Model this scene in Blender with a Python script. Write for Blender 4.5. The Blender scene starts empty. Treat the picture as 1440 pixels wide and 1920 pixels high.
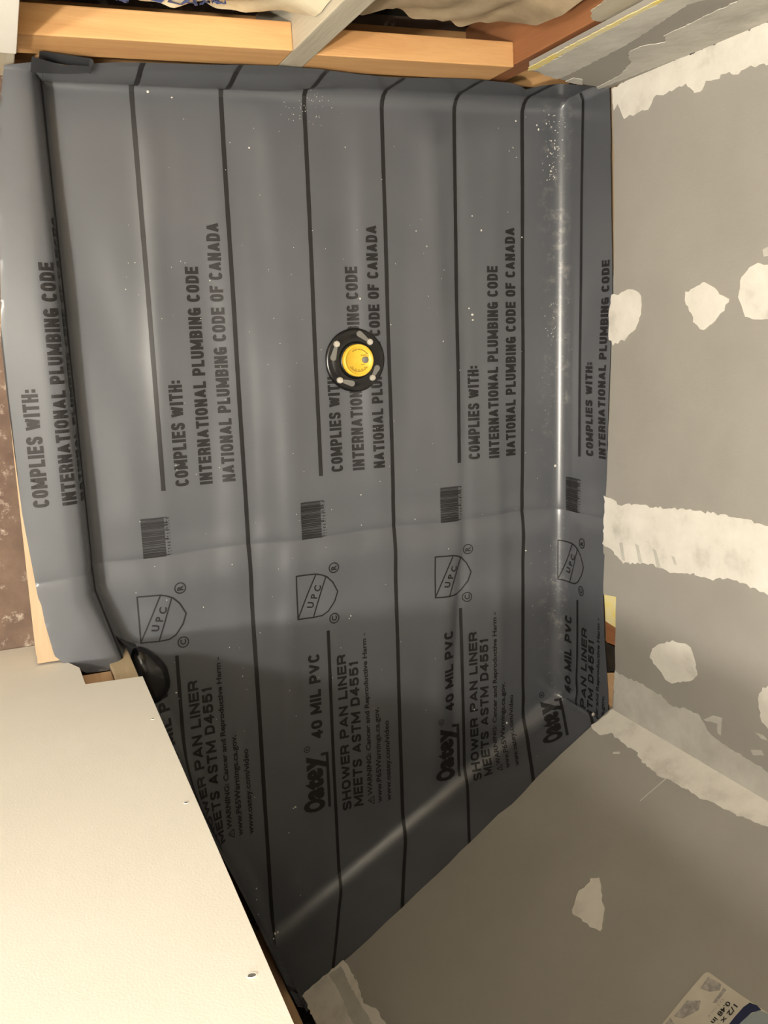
import bpy, bmesh, math, random
import numpy as np
from mathutils import Vector, Matrix
from mathutils.geometry import delaunay_2d_cdt, convex_hull_2d

random.seed(7)
SC = bpy.context.scene
COL = SC.collection

# ------------------------------------------------------------------ camera
H = 1.62                      # eye height above the pan (m)
FPX = 1692.13                 # focal length in pixels of the 1440x1920 frame
M = np.array([[0.92146328, 0.03157192, -0.38718038],
              [-0.10384674, 0.98043866, -0.16720015],
              [0.37432778, 0.19427622, 0.90671686]])
cam_d = bpy.data.cameras.new('camera')
cam_d.sensor_fit = 'VERTICAL'
cam_d.sensor_height = 36.0
cam_d.lens = FPX / 1920 * 36.0
cam_d.clip_start = 0.02
cam = bpy.data.objects.new('camera', cam_d)
COL.objects.link(cam)
R = Matrix(((M[0, 0], -M[1, 0], -M[2, 0]),
            (-M[0, 1], M[1, 1], M[2, 1]),
            (-M[0, 2], M[1, 2], M[2, 2]))).to_4x4()
R.translation = (0, 0, H)
cam.matrix_world = R
SC.camera = cam

# ------------------------------------------------------------------ world, lamps, exposure
w = bpy.data.worlds.new('world')
SC.world = w
w.use_nodes = True
w.node_tree.nodes['Background'].inputs[0].default_value = (0.55, 0.6, 0.7, 1)
w.node_tree.nodes['Background'].inputs[1].default_value = 0.005
SC.view_settings.view_transform = 'Standard'
SC.view_settings.look = 'None'
SC.view_settings.exposure = 0.95
SC.view_settings.gamma = 1.0
SC.view_settings.use_curve_mapping = False


def lamp(name, loc, watts, radius, color):
    d = bpy.data.lights.new(name, 'POINT')
    d.energy = watts
    d.shadow_soft_size = radius
    d.color = color
    o = bpy.data.objects.new(name, d)
    o.location = loc
    COL.objects.link(o)
    return o


WARM = (1.0, 0.935, 0.83)
lamp('ceiling_lamp', (-0.90, -0.47, 2.18), 92, 0.05, WARM)
lamp('ceiling_lamp', (-0.90, -0.10, 2.18), 58, 0.06, WARM)
SC.cycles.use_adaptive_sampling = False
SC.cycles.sample_clamp_indirect = 1.5
SC.cycles.caustics_reflective = False
SC.cycles.caustics_refractive = False


# ------------------------------------------------------------------ pixel -> point on a real plane
def ray(p):
    d = M.T @ np.array([p[0] - 720, p[1] - 960, FPX])
    return np.array([d[0], -d[1], -d[2]])


def at_z(p, z=0.0):
    d = ray(p)
    t = (z - H) / d[2]
    return np.array([0, 0, H]) + d * t


def at_plane(p, P0, n):
    d = ray(p)
    c = np.array([0, 0, H])
    t = np.dot(np.array(P0) - c, n) / np.dot(d, n)
    return c + d * t


# ------------------------------------------------------------------ materials
def mat(name, color, rough=0.6, spec=0.5, metallic=0.0):
    m = bpy.data.materials.new(name)
    m.use_nodes = True
    b = m.node_tree.nodes['Principled BSDF']
    b.inputs['Base Color'].default_value = (*color, 1)
    b.inputs['Roughness'].default_value = rough
    b.inputs['Specular IOR Level'].default_value = spec
    b.inputs['Metallic'].default_value = metallic
    return m


def N(m, t, **kw):
    n = m.node_tree.nodes.new(t)
    for k, v in kw.items():
        if k in n.inputs:
            n.inputs[k].default_value = v
        else:
            setattr(n, k, v)
    return n


def L(m, a, ao, b, bi):
    m.node_tree.links.new(a.outputs[ao], b.inputs[bi])


def noise_color(m, stops, scale=8.0, detail=5.0, stretch=(1, 1, 1), rough=0.6, bump=0.0, bump_scale=None, dist=0.0):
    """colour ramp over object-space noise, plus optional fine relief"""
    b = m.node_tree.nodes['Principled BSDF']
    tc = N(m, 'ShaderNodeTexCoord')
    mp = N(m, 'ShaderNodeMapping')
    mp.inputs['Scale'].default_value = stretch
    L(m, tc, 'Object', mp, 'Vector')
    nz = N(m, 'ShaderNodeTexNoise', Scale=scale, Detail=detail, Roughness=rough)
    nz.inputs['Distortion'].default_value = dist
    L(m, mp, 'Vector', nz, 'Vector')
    cr = N(m, 'ShaderNodeValToRGB')
    e = cr.color_ramp.elements
    while len(e) < len(stops):
        e.new(0.5)
    for el, (p, c) in zip(e, stops):
        el.position = p
        el.color = (*c, 1)
    L(m, nz, 'Fac', cr, 'Fac')
    L(m, cr, 'Color', b, 'Base Color')
    if bump:
        n2 = N(m, 'ShaderNodeTexNoise', Scale=bump_scale or scale * 6, Detail=4.0)
        L(m, mp, 'Vector', n2, 'Vector')
        bp = N(m, 'ShaderNodeBump', Strength=bump, Distance=0.002)
        L(m, n2, 'Fac', bp, 'Height')
        L(m, bp, 'Normal', b, 'Normal')
    return m


M_DRY = noise_color(mat('grey_drywall', (.3, .3, .3), 0.85, 0.2),
                    [(0.3, (.300, .282, .250)), (0.7, (.340, .320, .285))], 5, 5, bump=.15, bump_scale=300)
M_MUD = noise_color(mat('joint_compound', (.7, .7, .7), 0.8, 0.25),
                    [(0.28, (.52, .49, .43)), (0.45, (.68, .645, .575)), (0.7, (.77, .735, .66))], 14, 6, bump=.5, bump_scale=45)
M_MUDTHIN = noise_color(mat('thin_joint_compound', (.6, .6, .6), 0.85, 0.2),
                        [(0.3, (.42, .40, .355)), (0.6, (.56, .54, .485))], 12, 6, bump=.4, bump_scale=60)
M_BOARD = noise_color(mat('white_board_paper', (.8, .8, .8), 0.8, 0.3),
                      [(0.3, (.80, .775, .71)), (0.7, (.84, .815, .75))], 4, 4, bump=.08, bump_scale=400)
M_GYP = mat('gypsum_core', (.62, .58, .5), 0.9, 0.2)
M_YELLOW = noise_color(mat('yellow_foam_edge', (.8, .7, .3), 0.8, 0.2),
                       [(0.35, (.78, .62, .18)), (0.65, (.72, .66, .42))], 30, 4)
M_CEIL = mat('ceiling_paint', (.36, .35, .33), 0.9, 0.2)


def wood(name, dark, light, axis=0, rough=0.6):
    st = [14.0, 14.0, 14.0]
    st[axis] = 1.2
    m = mat(name, light, rough, 0.3)
    return noise_color(m, [(0.25, dark), (0.6, light), (0.8, tuple(c * 1.08 for c in light))], 2.2, 6, tuple(st), bump=.2,
                       bump_scale=20, dist=.6)


M_PINE_X = wood('pine_lumber', (.50, .25, .095), (.64, .37, .16), 0)
M_PINE_Z = wood('pine_lumber_upright', (.43, .24, .12), (.55, .36, .2), 2)
M_PINE_Y = wood('pine_lumber_long', (.36, .25, .15), (.48, .35, .22), 1)
M_DUSTY = wood('dusty_stud', (.40, .35, .26), (.52, .47, .37), 2)
M_BROWN = wood('brown_stud', (.22, .085, .035), (.31, .13, .055), 2)
M_PALE = wood('pale_stud', (.52, .40, .25), (.62, .49, .32), 2)
M_SHADEWOOD = wood('shade_black_wood', (.012, .010, .008), (.03, .024, .018), 0)  # near-black wood: the shade of the open cavity is put into the colour
M_BATT = noise_color(mat('kraft_facing', (.6, .5, .3), 0.55, 0.4),
                     [(0.3, (.50, .42, .27)), (0.55, (.72, .63, .45)), (0.8, (.80, .73, .56))], 7, 5, bump=.6, bump_scale=30)
M_BATT2 = noise_color(mat('brown_kraft_facing', (.4, .3, .2), 0.6, 0.4),
                      [(0.3, (.20, .145, .085)), (0.55, (.36, .28, .18)), (0.8, (.46, .37, .25))], 9, 5, bump=.6, bump_scale=30)
M_BLUE = mat('blue_print', (.05, .07, .17), 0.6, 0.3)
M_BLACKPRINT = mat('black_print', (.012, .011, .011), 0.5, 0.4)
M_BLACK = noise_color(mat('black_plastic', (.01, .01, .01), 0.25, 0.5), [(.4, (.006, .006, .006)), (.7, (.014, .014, .013))], 30, 3)
M_PATCH = mat('black_glued_pvc', (.008, .008, .010), 0.16, 0.6)
M_CAP = noise_color(mat('yellow_cap', (.8, .5, .05), 0.35, 0.5), [(.3, (.70, .42, .03)), (.7, (.80, .52, .06))], 40, 3)
M_INK = mat('brown_ink', (.20, .13, .02), 0.6, 0.3)
M_STEEL = noise_color(mat('bolt_steel', (.6, .57, .5), 0.45, 0.5, 0.4), [(.3, (.42, .39, .32)), (.7, (.66, .62, .54))], 120, 3)
M_GREY = mat('grey_slot', (.16, .155, .14), 0.5, 0.4)
M_CRUMB = mat('plaster_crumb', (.72, .69, .62), 0.9, 0.2)
M_PAPER = noise_color(mat('label_paper', (.62, .58, .5), 0.5, 0.4), [(.3, (.50, .46, .38)), (.7, (.60, .56, .47))], 18, 3)
M_LBLUE = mat('label_pale_blue', (.27, .31, .32), 0.5, 0.4)
M_NAVY = mat('label_navy', (.012, .018, .06), 0.5, 0.4)
M_LGREY = noise_color(mat('label_grey_print', (.3, .28, .27), 0.6, 0.3), [(.35, (.26, .24, .23)), (.65, (.44, .41, .37))], 120, 3)


def make_subfloor():
    m = mat('old_subfloor', (.1, .06, .04), 0.7, 0.3)
    b = m.node_tree.nodes['Principled BSDF']
    tc = N(m, 'ShaderNodeTexCoord')
    n1 = N(m, 'ShaderNodeTexNoise', Scale=9.0, Detail=6.0, Roughness=.65)
    L(m, tc, 'Object', n1, 'Vector')
    c1 = N(m, 'ShaderNodeValToRGB')
    e = c1.color_ramp.elements
    e[0].position, e[0].color = .3, (.075, .045, .032, 1)
    e[1].position, e[1].color = .7, (.17, .115, .08, 1)
    L(m, n1, 'Fac', c1, 'Fac')
    n2 = N(m, 'ShaderNodeTexNoise', Scale=26.0, Detail=8.0, Roughness=.75)
    L(m, tc, 'Object', n2, 'Vector')
    c2 = N(m, 'ShaderNodeValToRGB')
    e = c2.color_ramp.elements
    e[0].position, e[0].color = .56, (0, 0, 0, 1)
    e[1].position, e[1].color = .72, (1, 1, 1, 1)
    L(m, n2, 'Fac', c2, 'Fac')
    mx = N(m, 'ShaderNodeMix', data_type='RGBA')
    L(m, c2, 'Color', mx, 'Factor')
    L(m, c1, 'Color', mx, 'A')
    mx.inputs['B'].default_value = (.45, .38, .31, 1)
    L(m, mx, 'Result', b, 'Base Color')
    return m


M_SUB = make_subfloor()


def make_liner_mat():
    m = mat('grey_pvc', (.1, .1, .1), 0.32, 0.75)
    b = m.node_tree.nodes['Principled BSDF']
    tc = N(m, 'ShaderNodeTexCoord')
    n1 = N(m, 'ShaderNodeTexNoise', Scale=3.5, Detail=5.0, Roughness=.6)
    L(m, tc, 'Object', n1, 'Vector')
    c1 = N(m, 'ShaderNodeValToRGB')
    e = c1.color_ramp.elements
    e[0].position, e[0].color = .3, (.078, .083, .092, 1)
    e[1].position, e[1].color = .7, (.096, .100, .110, 1)
    L(m, n1, 'Fac', c1, 'Fac')
    # plaster dust caught along the right-hand cove and in small scuffs
    sep = N(m, 'ShaderNodeSeparateXYZ')
    L(m, tc, 'Object', sep, 'Vector')
    band = N(m, 'ShaderNodeMapRange')
    band.inputs['From Min'].default_value = 1.015
    band.inputs['From Max'].default_value = 1.07
    L(m, sep, 'X', band, 'Value')
    hz = N(m, 'ShaderNodeMapRange')
    hz.inputs['From Min'].default_value = .035
    hz.inputs['From Max'].default_value = .008
    L(m, sep, 'Z', hz, 'Value')
    n2 = N(m, 'ShaderNodeTexNoise', Scale=38.0, Detail=8.0, Roughness=.72)
    L(m, tc, 'Object', n2, 'Vector')
    n3 = N(m, 'ShaderNodeTexNoise', Scale=3.2, Detail=2.0)
    L(m, tc, 'Object', n3, 'Vector')
    r3 = N(m, 'ShaderNodeMapRange')
    r3.inputs['From Min'].default_value = .42
    r3.inputs['From Max'].default_value = .62
    L(m, n3, 'Fac', r3, 'Value')
    r2 = N(m, 'ShaderNodeMapRange')
    r2.inputs['From Min'].default_value = .52
    r2.inputs['From Max'].default_value = .78
    L(m, n2, 'Fac', r2, 'Value')
    mu = N(m, 'ShaderNodeMath', operation='MULTIPLY')
    L(m, band, 'Result', mu, 0)
    L(m, hz, 'Result', mu, 1)
    mu2 = N(m, 'ShaderNodeMath', operation='MULTIPLY')
    L(m, mu, 'Value', mu2, 0)
    L(m, r2, 'Result', mu2, 1)
    mu3 = N(m, 'ShaderNodeMath', operation='MULTIPLY')
    L(m, mu2, 'Value', mu3, 0)
    L(m, r3, 'Result', mu3, 1)
    mx = N(m, 'ShaderNodeMix', data_type='RGBA')
    L(m, mu3, 'Value', mx, 'Factor')
    L(m, c1, 'Color', mx, 'A')
    mx.inputs['B'].default_value = (.42, .40, .36, 1)
    L(m, mx, 'Result', b, 'Base Color')
    nr = N(m, 'ShaderNodeTexNoise', Scale=9.0, Detail=4.0)
    L(m, tc, 'Object', nr, 'Vector')
    rr = N(m, 'ShaderNodeMapRange')
    rr.inputs['To Min'].default_value = .29
    rr.inputs['To Max'].default_value = .36
    L(m, nr, 'Fac', rr, 'Value')
    L(m, rr, 'Result', b, 'Roughness')
    return m


M_LINER = make_liner_mat()


# ------------------------------------------------------------------ object helpers
def link(name, me, material, parent=None, smooth=False):
    o = bpy.data.objects.new(name, me)
    COL.objects.link(o)
    if material is not None:
        me.materials.append(material)
    if parent is not None:
        o.parent = parent
    if smooth:
        me.polygons.foreach_set('use_smooth', [True] * len(me.polygons))
    return o


def obj(name, bm, material, parent=None, smooth=False):
    bmesh.ops.recalc_face_normals(bm, faces=bm.faces)
    me = bpy.data.meshes.new(name)
    bm.to_mesh(me)
    bm.free()
    return link(name, me, material, parent, smooth)


def struct(o, label=None, cat=None):
    o['kind'] = 'structure'
    if label:
        o['label'] = label
    if cat:
        o['category'] = cat
    return o


def tag(o, label, cat, group=None, kind=None):
    o['label'] = label
    o['category'] = cat
    if group:
        o['group'] = group
    if kind:
        o['kind'] = kind
    return o


def empty(name, loc=(0, 0, 0)):
    o = bpy.data.objects.new(name, None)
    o.empty_display_size = .05
    o.location = loc
    COL.objects.link(o)
    return o


def box(lo, hi, bevel=0.0, rotz=0.0, pivot=None):
    bm = bmesh.new()
    bmesh.ops.create_cube(bm, size=1)
    for v in bm.verts:
        v.co = Vector([lo[i] + (v.co[i] + .5) * (hi[i] - lo[i]) for i in range(3)])
    if bevel:
        bmesh.ops.bevel(bm, geom=bm.edges[:], offset=bevel, segments=2, affect='EDGES', profile=.6)
    if rotz:
        bmesh.ops.rotate(bm, verts=bm.verts, cent=pivot or lo, matrix=Matrix.Rotation(rotz, 3, 'Z'))
    return bm


def slab(outline, normal, thick):
    """closed solid: 3-D outline in a plane, pushed back by thick against normal"""
    bm = bmesh.new()
    n = Vector(normal).normalized()
    ref = Vector((0, 0, 1)) if abs(n.z) < .9 else Vector((1, 0, 0))
    u = ref.cross(n).normalized()
    v = n.cross(u)
    o = Vector(outline[0])
    p2 = [Vector(((Vector(p) - o).dot(u), (Vector(p) - o).dot(v))) for p in outline]
    vs, _, fs, _, _, _ = delaunay_2d_cdt(p2, [], [list(range(len(p2)))], 1, 1e-7)
    f = [bm.verts.new(o + u * q.x + v * q.y) for q in vs]
    b = [bm.verts.new(o + u * q.x + v * q.y - n * thick) for q in vs]
    cnt = {}
    for t in fs:
        bm.faces.new([f[i] for i in t])
        bm.faces.new([b[i] for i in reversed(t)])
        for i in range(len(t)):
            a, c = t[i], t[(i + 1) % len(t)]
            cnt.setdefault((min(a, c), max(a, c)), []).append((a, c))
    for e in cnt.values():
        if len(e) == 1:
            a, c = e[0]
            bm.faces.new((f[c], f[a], b[a], b[c]))
    return bm


def ragged(pts, step=.008, amp=.0025, closed=True, seed=1):
    rnd = random.Random(seed)
    out = []
    k = len(pts)
    for i in range(k if closed else k - 1):
        a, b = np.array(pts[i], float), np.array(pts[(i + 1) % k], float)
        m = max(1, int(np.linalg.norm(b - a) / step))
        for j in range(m):
            q = a + (b - a) * j / m
            if j or True:
                q = q + np.array([rnd.uniform(-1, 1) for _ in range(len(q))]) * amp
            out.append(q)
    if not closed:
        out.append(np.array(pts[-1], float))
    return out


class Plane:
    """a vertical wall face: origin, horizontal direction a, outward normal n"""
    def __init__(self, P0, a):
        self.P0 = np.array(P0, float)
        self.a = np.array([a[0], a[1], 0.0])
        self.a /= np.linalg.norm(self.a)
        self.n = np.array([-self.a[1], self.a[0], 0.0])
        if np.dot(self.n, np.array([.55, -.2, 0]) - self.P0) < 0:
            self.n = -self.n

    def px(self, p):                       # photograph pixel -> (along, height) on this wall
        q = at_plane(p, self.P0, self.n)
        return np.array([np.dot(q - self.P0, self.a), q[2]])

    def w(self, ah, off=0.0):
        return self.P0 + self.a * ah[0] + np.array([0, 0, ah[1]]) + self.n * off


# ------------------------------------------------------------------ the room shell
CEIL = 2.62
FZ = -0.04
struct(obj('floor', box((-1.9, -1.9, FZ - .06), (1.6, 1.75, FZ)), M_SUB))
struct(obj('ceiling', box((-1.95, -1.9, CEIL), (1.6, 1.75, CEIL + .05)), M_CEIL))

P_R = Plane((1.084, 0, 0), (0, 1))                        # right wall, facing -x
P_D = Plane((1.084, -0.772, 0), (-.689, -.433))           # angled wall, a runs from the corner towards the lower left
P_B = Plane((0, .402, 0), (1, .026))                      # back (open stud) wall
P_W = Plane((0, -.525, 0), (1, 0))                        # white board beside the entry
P_W.n = np.array([0, 1.0, 0])

# right wall: drywall sheet with a cut bottom edge
edge_px = [(1146, 190), (1150, 250), (1152, 400), (1150, 560), (1144, 700), (1138, 900), (1131, 1000), (1130, 1115),
           (1155, 1120), (1154, 1180), (1153, 1250), (1148, 1325)]
low = [P_R.px(p) for p in edge_px]
low[0] = np.array([.424, low[0][1]])
low[-1] = np.array([-.79, low[-1][1]])
low = ragged(low, .03, .0012, closed=False, seed=3)
out = [P_R.w(q) for q in low] + [P_R.w((-.79, CEIL)), P_R.w((.424, CEIL))]
wall_r = struct(obj('wall_right', slab(out, P_R.n, .0127), M_DRY))
# angled wall
edge_px = [(1146, 1329), (1075, 1392), (1005, 1460), (960, 1507), (935, 1527), (885, 1575), (820, 1640), (755, 1700), (690, 1762),
           (630, 1815), (567, 1866)]
low = [P_D.px(p) for p in edge_px]
low[0] = np.array([-.012, low[0][1]])
low = ragged(low, .03, .0014, closed=False, seed=4)
d_end = low[-1][0]
out = [P_D.w(q) for q in low] + [P_D.w((d_end, CEIL)), P_D.w((-.012, CEIL))]
wall_d = struct(obj('wall_angled', slab(out, P_D.n, .0127), M_DRY))
# backing lumber behind the right wall's bottom edge (seen in the gap above the liner)
obj('backing_board', box((1.0975, -.83, .02), (1.135, .50, .18), .002), M_PINE_Y, wall_r)
for y in (-.70, -.30, .1):
    obj('stud', box((1.0975, y - .019, .181), (1.185, y + .019, CEIL - .01)), M_PINE_Z, wall_r)
# behind the ragged gap by the corner
obj('stud', box((1.0965, -.606, .181), (1.097, -.60, .19)), M_PINE_Z, wall_r)


def wood_chip(name, px, plane, thick, material, parent, off=-.004):
    return obj(name, slab([plane.w(plane.px(p), off) for p in px], plane.n, thick), material, parent)


wood_chip('yellow_foam', [(1131, 1112), (1155, 1117), (1158, 1140), (1154, 1178), (1134, 1165)], P_R, .006, M_YELLOW, wall_r, -.002)
wood_chip('stud_face', [(1132, 1165), (1156, 1178), (1152, 1215), (1134, 1205)], P_R, .01, M_BROWN, wall_r)
wood_chip('gap_shade_chip', [(1130, 1203), (1153, 1212), (1153, 1262), (1130, 1262)], P_R, .01, M_SHADEWOOD, wall_r)  # solid near-black chip, its colour stands in for shade in the gap
wood_chip('stud_face', [(1132, 1262), (1154, 1258), (1148, 1328), (1136, 1320)], P_R, .01, M_PINE_Z, wall_r)

# ---- joint compound
def mud(name, px, plane, parent, material=None, thick=.0012, step=.007, amp=.0022, seed=1, off=.0012):
    pts = ragged([plane.px(p) for p in px], step, amp, True, seed)
    return obj(name, slab([plane.w(q, off) for q in pts], plane.n, thick), material or M_MUD, parent)


# right wall patches
mud('joint_compound_patch', [(1147, 553), (1160, 552), (1176, 541), (1185, 545), (1196, 544), (1203, 553), (1201, 590), (1192, 617),
                             (1172, 637), (1150, 646), (1143, 636), (1142, 590)], P_R, wall_r, seed=11)
mud('joint_compound_patch', [(1318, 529), (1331, 531), (1350, 550), (1367, 558), (1367, 566), (1352, 588), (1326, 617), (1314, 617),
                             (1302, 603), (1285, 562), (1286, 548)], P_R, wall_r, seed=12)
mud('joint_compound_patch', [(1413, 496), (1428, 492), (1448, 500), (1470, 530), (1462, 580), (1445, 598), (1428, 602), (1398, 592),
                             (1386, 556), (1390, 520)], P_R, wall_r, seed=13)
mud('joint_compound_patch', [(1430, 466), (1450, 460), (1462, 470), (1450, 484), (1432, 480)], P_R, wall_r, M_MUDTHIN, seed=14)
# vertical joint on the right wall
mud('joint_compound_seam', [(1134, 932), (1150, 938), (1162, 948), (1190, 945), (1240, 952), (1300, 957), (1370, 967), (1440, 985), (1520, 1004),
                            (1620, 1030), (1620, 1155), (1520, 1135), (1440, 1117), (1425, 1108), (1370, 1085), (1333, 1087), (1300, 1075),
                            (1262, 1076), (1240, 1064), (1215, 1056), (1170, 1057), (1150, 1035), (1131, 1021)], P_R, wall_r, seed=15, amp=.0028)
mud('joint_compound_patch', [(1219, 1232), (1224, 1214), (1245, 1205), (1262, 1201), (1290, 1208), (1302, 1230), (1308, 1268), (1300, 1275),
                             (1262, 1281), (1248, 1272)], P_R, wall_r, seed=16)
mud('joint_compound_patch', [(1421, 1310), (1432, 1290), (1450, 1282), (1470, 1300), (1465, 1345), (1448, 1372), (1428, 1352)], P_R, wall_r,
    M_MUD, seed=17)
mud('joint_compound_patch', [(1416, 1372), (1432, 1378), (1440, 1388), (1428, 1384)], P_R, wall_r, M_MUDTHIN, seed=18, amp=.001)
mud('joint_compound_patch', [(1408, 1405), (1428, 1406), (1434, 1416), (1412, 1416)], P_R, wall_r, M_MUDTHIN, seed=18, amp=.001)
mud('joint_compound_patch', [(1338, 1341), (1354, 1345), (1352, 1378), (1346, 1374), (1346, 1356), (1320, 1350)], P_R, wall_r, M_MUDTHIN, seed=19, amp=.001)
# corner right / angled
mud('joint_compound_seam', [(1153, 1259), (1180, 1272), (1210, 1285), (1240, 1303), (1258, 1322), (1290, 1330), (1312, 1342), (1325, 1368),
                            (1350, 1390), (1375, 1405), (1408, 1425), (1440, 1447), (1530, 1502), (1530, 1556), (1440, 1503), (1300, 1420), (1150, 1331)],
    P_R, wall_r, M_MUDTHIN, seed=20)
mud('joint_compound_seam', [(1150, 1330), (1300, 1418), (1440, 1501), (1530, 1554), (1530, 1604), (1440, 1550), (1405, 1537), (1370, 1524), (1340, 1506),
                            (1318, 1500), (1290, 1482), (1262, 1466), (1235, 1454), (1205, 1430), (1195, 1412), (1165, 1392), (1145, 1375), (1125, 1380),
                            (1111, 1366), (1108, 1362)], P_D, wall_d, M_MUD, seed=21)
mud('joint_compound_patch', [(1110, 1647), (1124, 1648), (1130, 1662), (1128, 1685), (1135, 1700), (1130, 1740), (1123, 1746), (1100, 1733),
                             (1073, 1714), (1078, 1690), (1086, 1670), (1100, 1660)], P_D, wall_d, seed=22)
mud('joint_compound_patch', [(1150, 1410), (1162, 1410), (1161, 1414), (1149, 1414)], P_D, wall_d, M_MUDTHIN, seed=24, amp=.0008)
mud('joint_compound_seam', [(568, 1866), (600, 1838), (645, 1800), (655, 1815), (668, 1840), (682, 1880), (702, 1890), (716, 1908),
                            (735, 1930), (790, 2010), (640, 2010), (590, 1915)], P_D, wall_d, M_MUD, seed=23)

for pl in ([(1162, 1018), (1168, 1016), (1173, 1052), (1168, 1050)], [(1192, 1019), (1198, 1022), (1206, 1056), (1199, 1054)],
           [(1225, 1028), (1231, 1032), (1241, 1066), (1233, 1064)], [(1260, 1042), (1266, 1044), (1270, 1060), (1265, 1058)]):
    mud('trowel_mark', pl, P_R, wall_r, M_MUDTHIN, seed=41, amp=.0006, off=.0016, thick=.0004)
mud('trowel_mark', [(618, 1828), (640, 1812), (658, 1850), (690, 1905), (720, 1960), (690, 1970), (655, 1905), (636, 1858)], P_D, wall_d, M_MUDTHIN, seed=42, amp=.001,
    off=.0016, thick=.0004)
# scratch on the angled wall
pa, pb = P_D.px((1252, 1457)), P_D.px((1200, 1502))
dv = (pb - pa) / np.linalg.norm(pb - pa)
nv = np.array([-dv[1], dv[0]]) * .0008
obj('scratch', slab([P_D.w(q, .0005) for q in (pa + nv, pb + nv, pb - nv, pa - nv)], P_D.n, .0005), M_MUDTHIN, wall_d)

# ---- back wall: blocking, studs, drywall return, sheathing, insulation
def bx_b(name, x0, x1, d0, d1, z0, z1, m, parent, bevel=.002):
    """box on the back wall: x range, depth range behind the face, heights"""
    bm = box((x0, d0, z0), (x1, d1, z1), bevel)
    bmesh.ops.transform(bm, matrix=Matrix.Translation((0, .402, 0)) @ Matrix.Rotation(math.atan(.026), 4, 'Z'), verts=bm.verts)
    return obj(name, bm, m, parent)


wall_b = struct(bx_b('wall_back', -.02, 1.12, .140, .155, 0, CEIL, M_SHADEWOOD, None))
bx_b('blocking', .066, .4605, .012, .053, .114, .203, M_PINE_X, wall_b)
bx_b('blocking', .503, .861, .014, .054, .094, .182, M_PINE_X, wall_b)
bx_b('bottom_plate', .03, 1.09, .03, .12, -.03, .01, M_PINE_X, wall_b)
bx_b('stud', .461, .5025, .0125, .12, .012, CEIL - .01, M_DUSTY, wall_b)
bx_b('stud', .8615, .903, .018, .125, .012, CEIL - .01, M_BROWN, wall_b)
bx_b('stud', .024, .0655, .006, .12, .012, CEIL - .01, M_DUSTY, wall_b)
bx_b('backing_board', .905, 1.085, .034, .072, .09, .24, M_PINE_X, wall_b)
# drywall return between the corner stud and the right wall
P_B2 = Plane((0, .4005, 0), (1, .026))
lowb = [P_B2.px(p) for p in ((992, 131), (1030, 143), (1075, 155), (1118, 165))]
lowb[-1] = np.array([1.0835, lowb[-1][1]])
lowb = ragged(lowb, .02, .001, False, 5)
x0 = lowb[0][0]
ret = obj('wall_back_return', slab([P_B2.w(q) for q in lowb] + [P_B2.w((1.0835, CEIL)), P_B2.w((x0, CEIL))], P_B2.n, .0127), M_DRY, wall_b)
ret.name = 'drywall_return'
P_B3 = Plane((0, .4185, 0), (1, .026))
mud('torn_tape', [(1107, 20), (1110, 36), (1126, 40), (1160, 26), (1200, 6), (1240, -14), (1205, -34), (1150, -12)], P_B3, wall_b, M_DUSTY, seed=36, amp=.0012)
mud('yellow_tape_edge', [(991, 132), (992, 126), (1060, 89), (1150, 42), (1249, -8), (1330, -50), (1345, -50), (1260, -8), (1160, 44), (1070, 92), (1003, 130)],
    P_B2, wall_b, M_YELLOW, seed=31, amp=.0012)
mud('joint_compound_seam', [(1003, 131), (1072, 93), (1160, 45), (1258, -6), (1340, -48), (1460, -48), (1330, -4), (1290, 8), (1240, 40), (1180, 80), (1120, 112), (1065, 140), (1045, 148), (1020, 139)],
    P_B2, wall_b, M_MUDTHIN, seed=32, off=.0008)
mud('joint_compound_seam', [(1118, 163), (1160, 142), (1185, 118), (1178, 98), (1200, 86), (1250, 78), (1246, 66), (1300, 40), (1390, -2), (1480, -40), (1640, -40), (1440, 42), (1300, 98), (1190, 140), (1122, 166)],
    P_B2, wall_b, M_MUDTHIN, seed=33, off=.001)
mud('joint_compound_patch', [(1060, 152), (1075, 145), (1092, 148), (1092, 158), (1078, 156)], P_B2, wall_b, M_MUDTHIN, seed=34, amp=.001)
mud('joint_compound_seam', [(1147, 168), (1190, 142), (1300, 98), (1440, 42), (1600, -22), (1600, 70), (1440, 122), (1405, 122), (1385, 140), (1360, 138), (1340, 152), (1325, 148),
                            (1318, 168), (1303, 174), (1285, 156), (1262, 172), (1240, 176), (1225, 182), (1216, 202), (1195, 212), (1182, 216), (1172, 222),
                            (1164, 210), (1158, 196), (1150, 205)], P_R, wall_r, M_MUD, seed=35, amp=.003)


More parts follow.
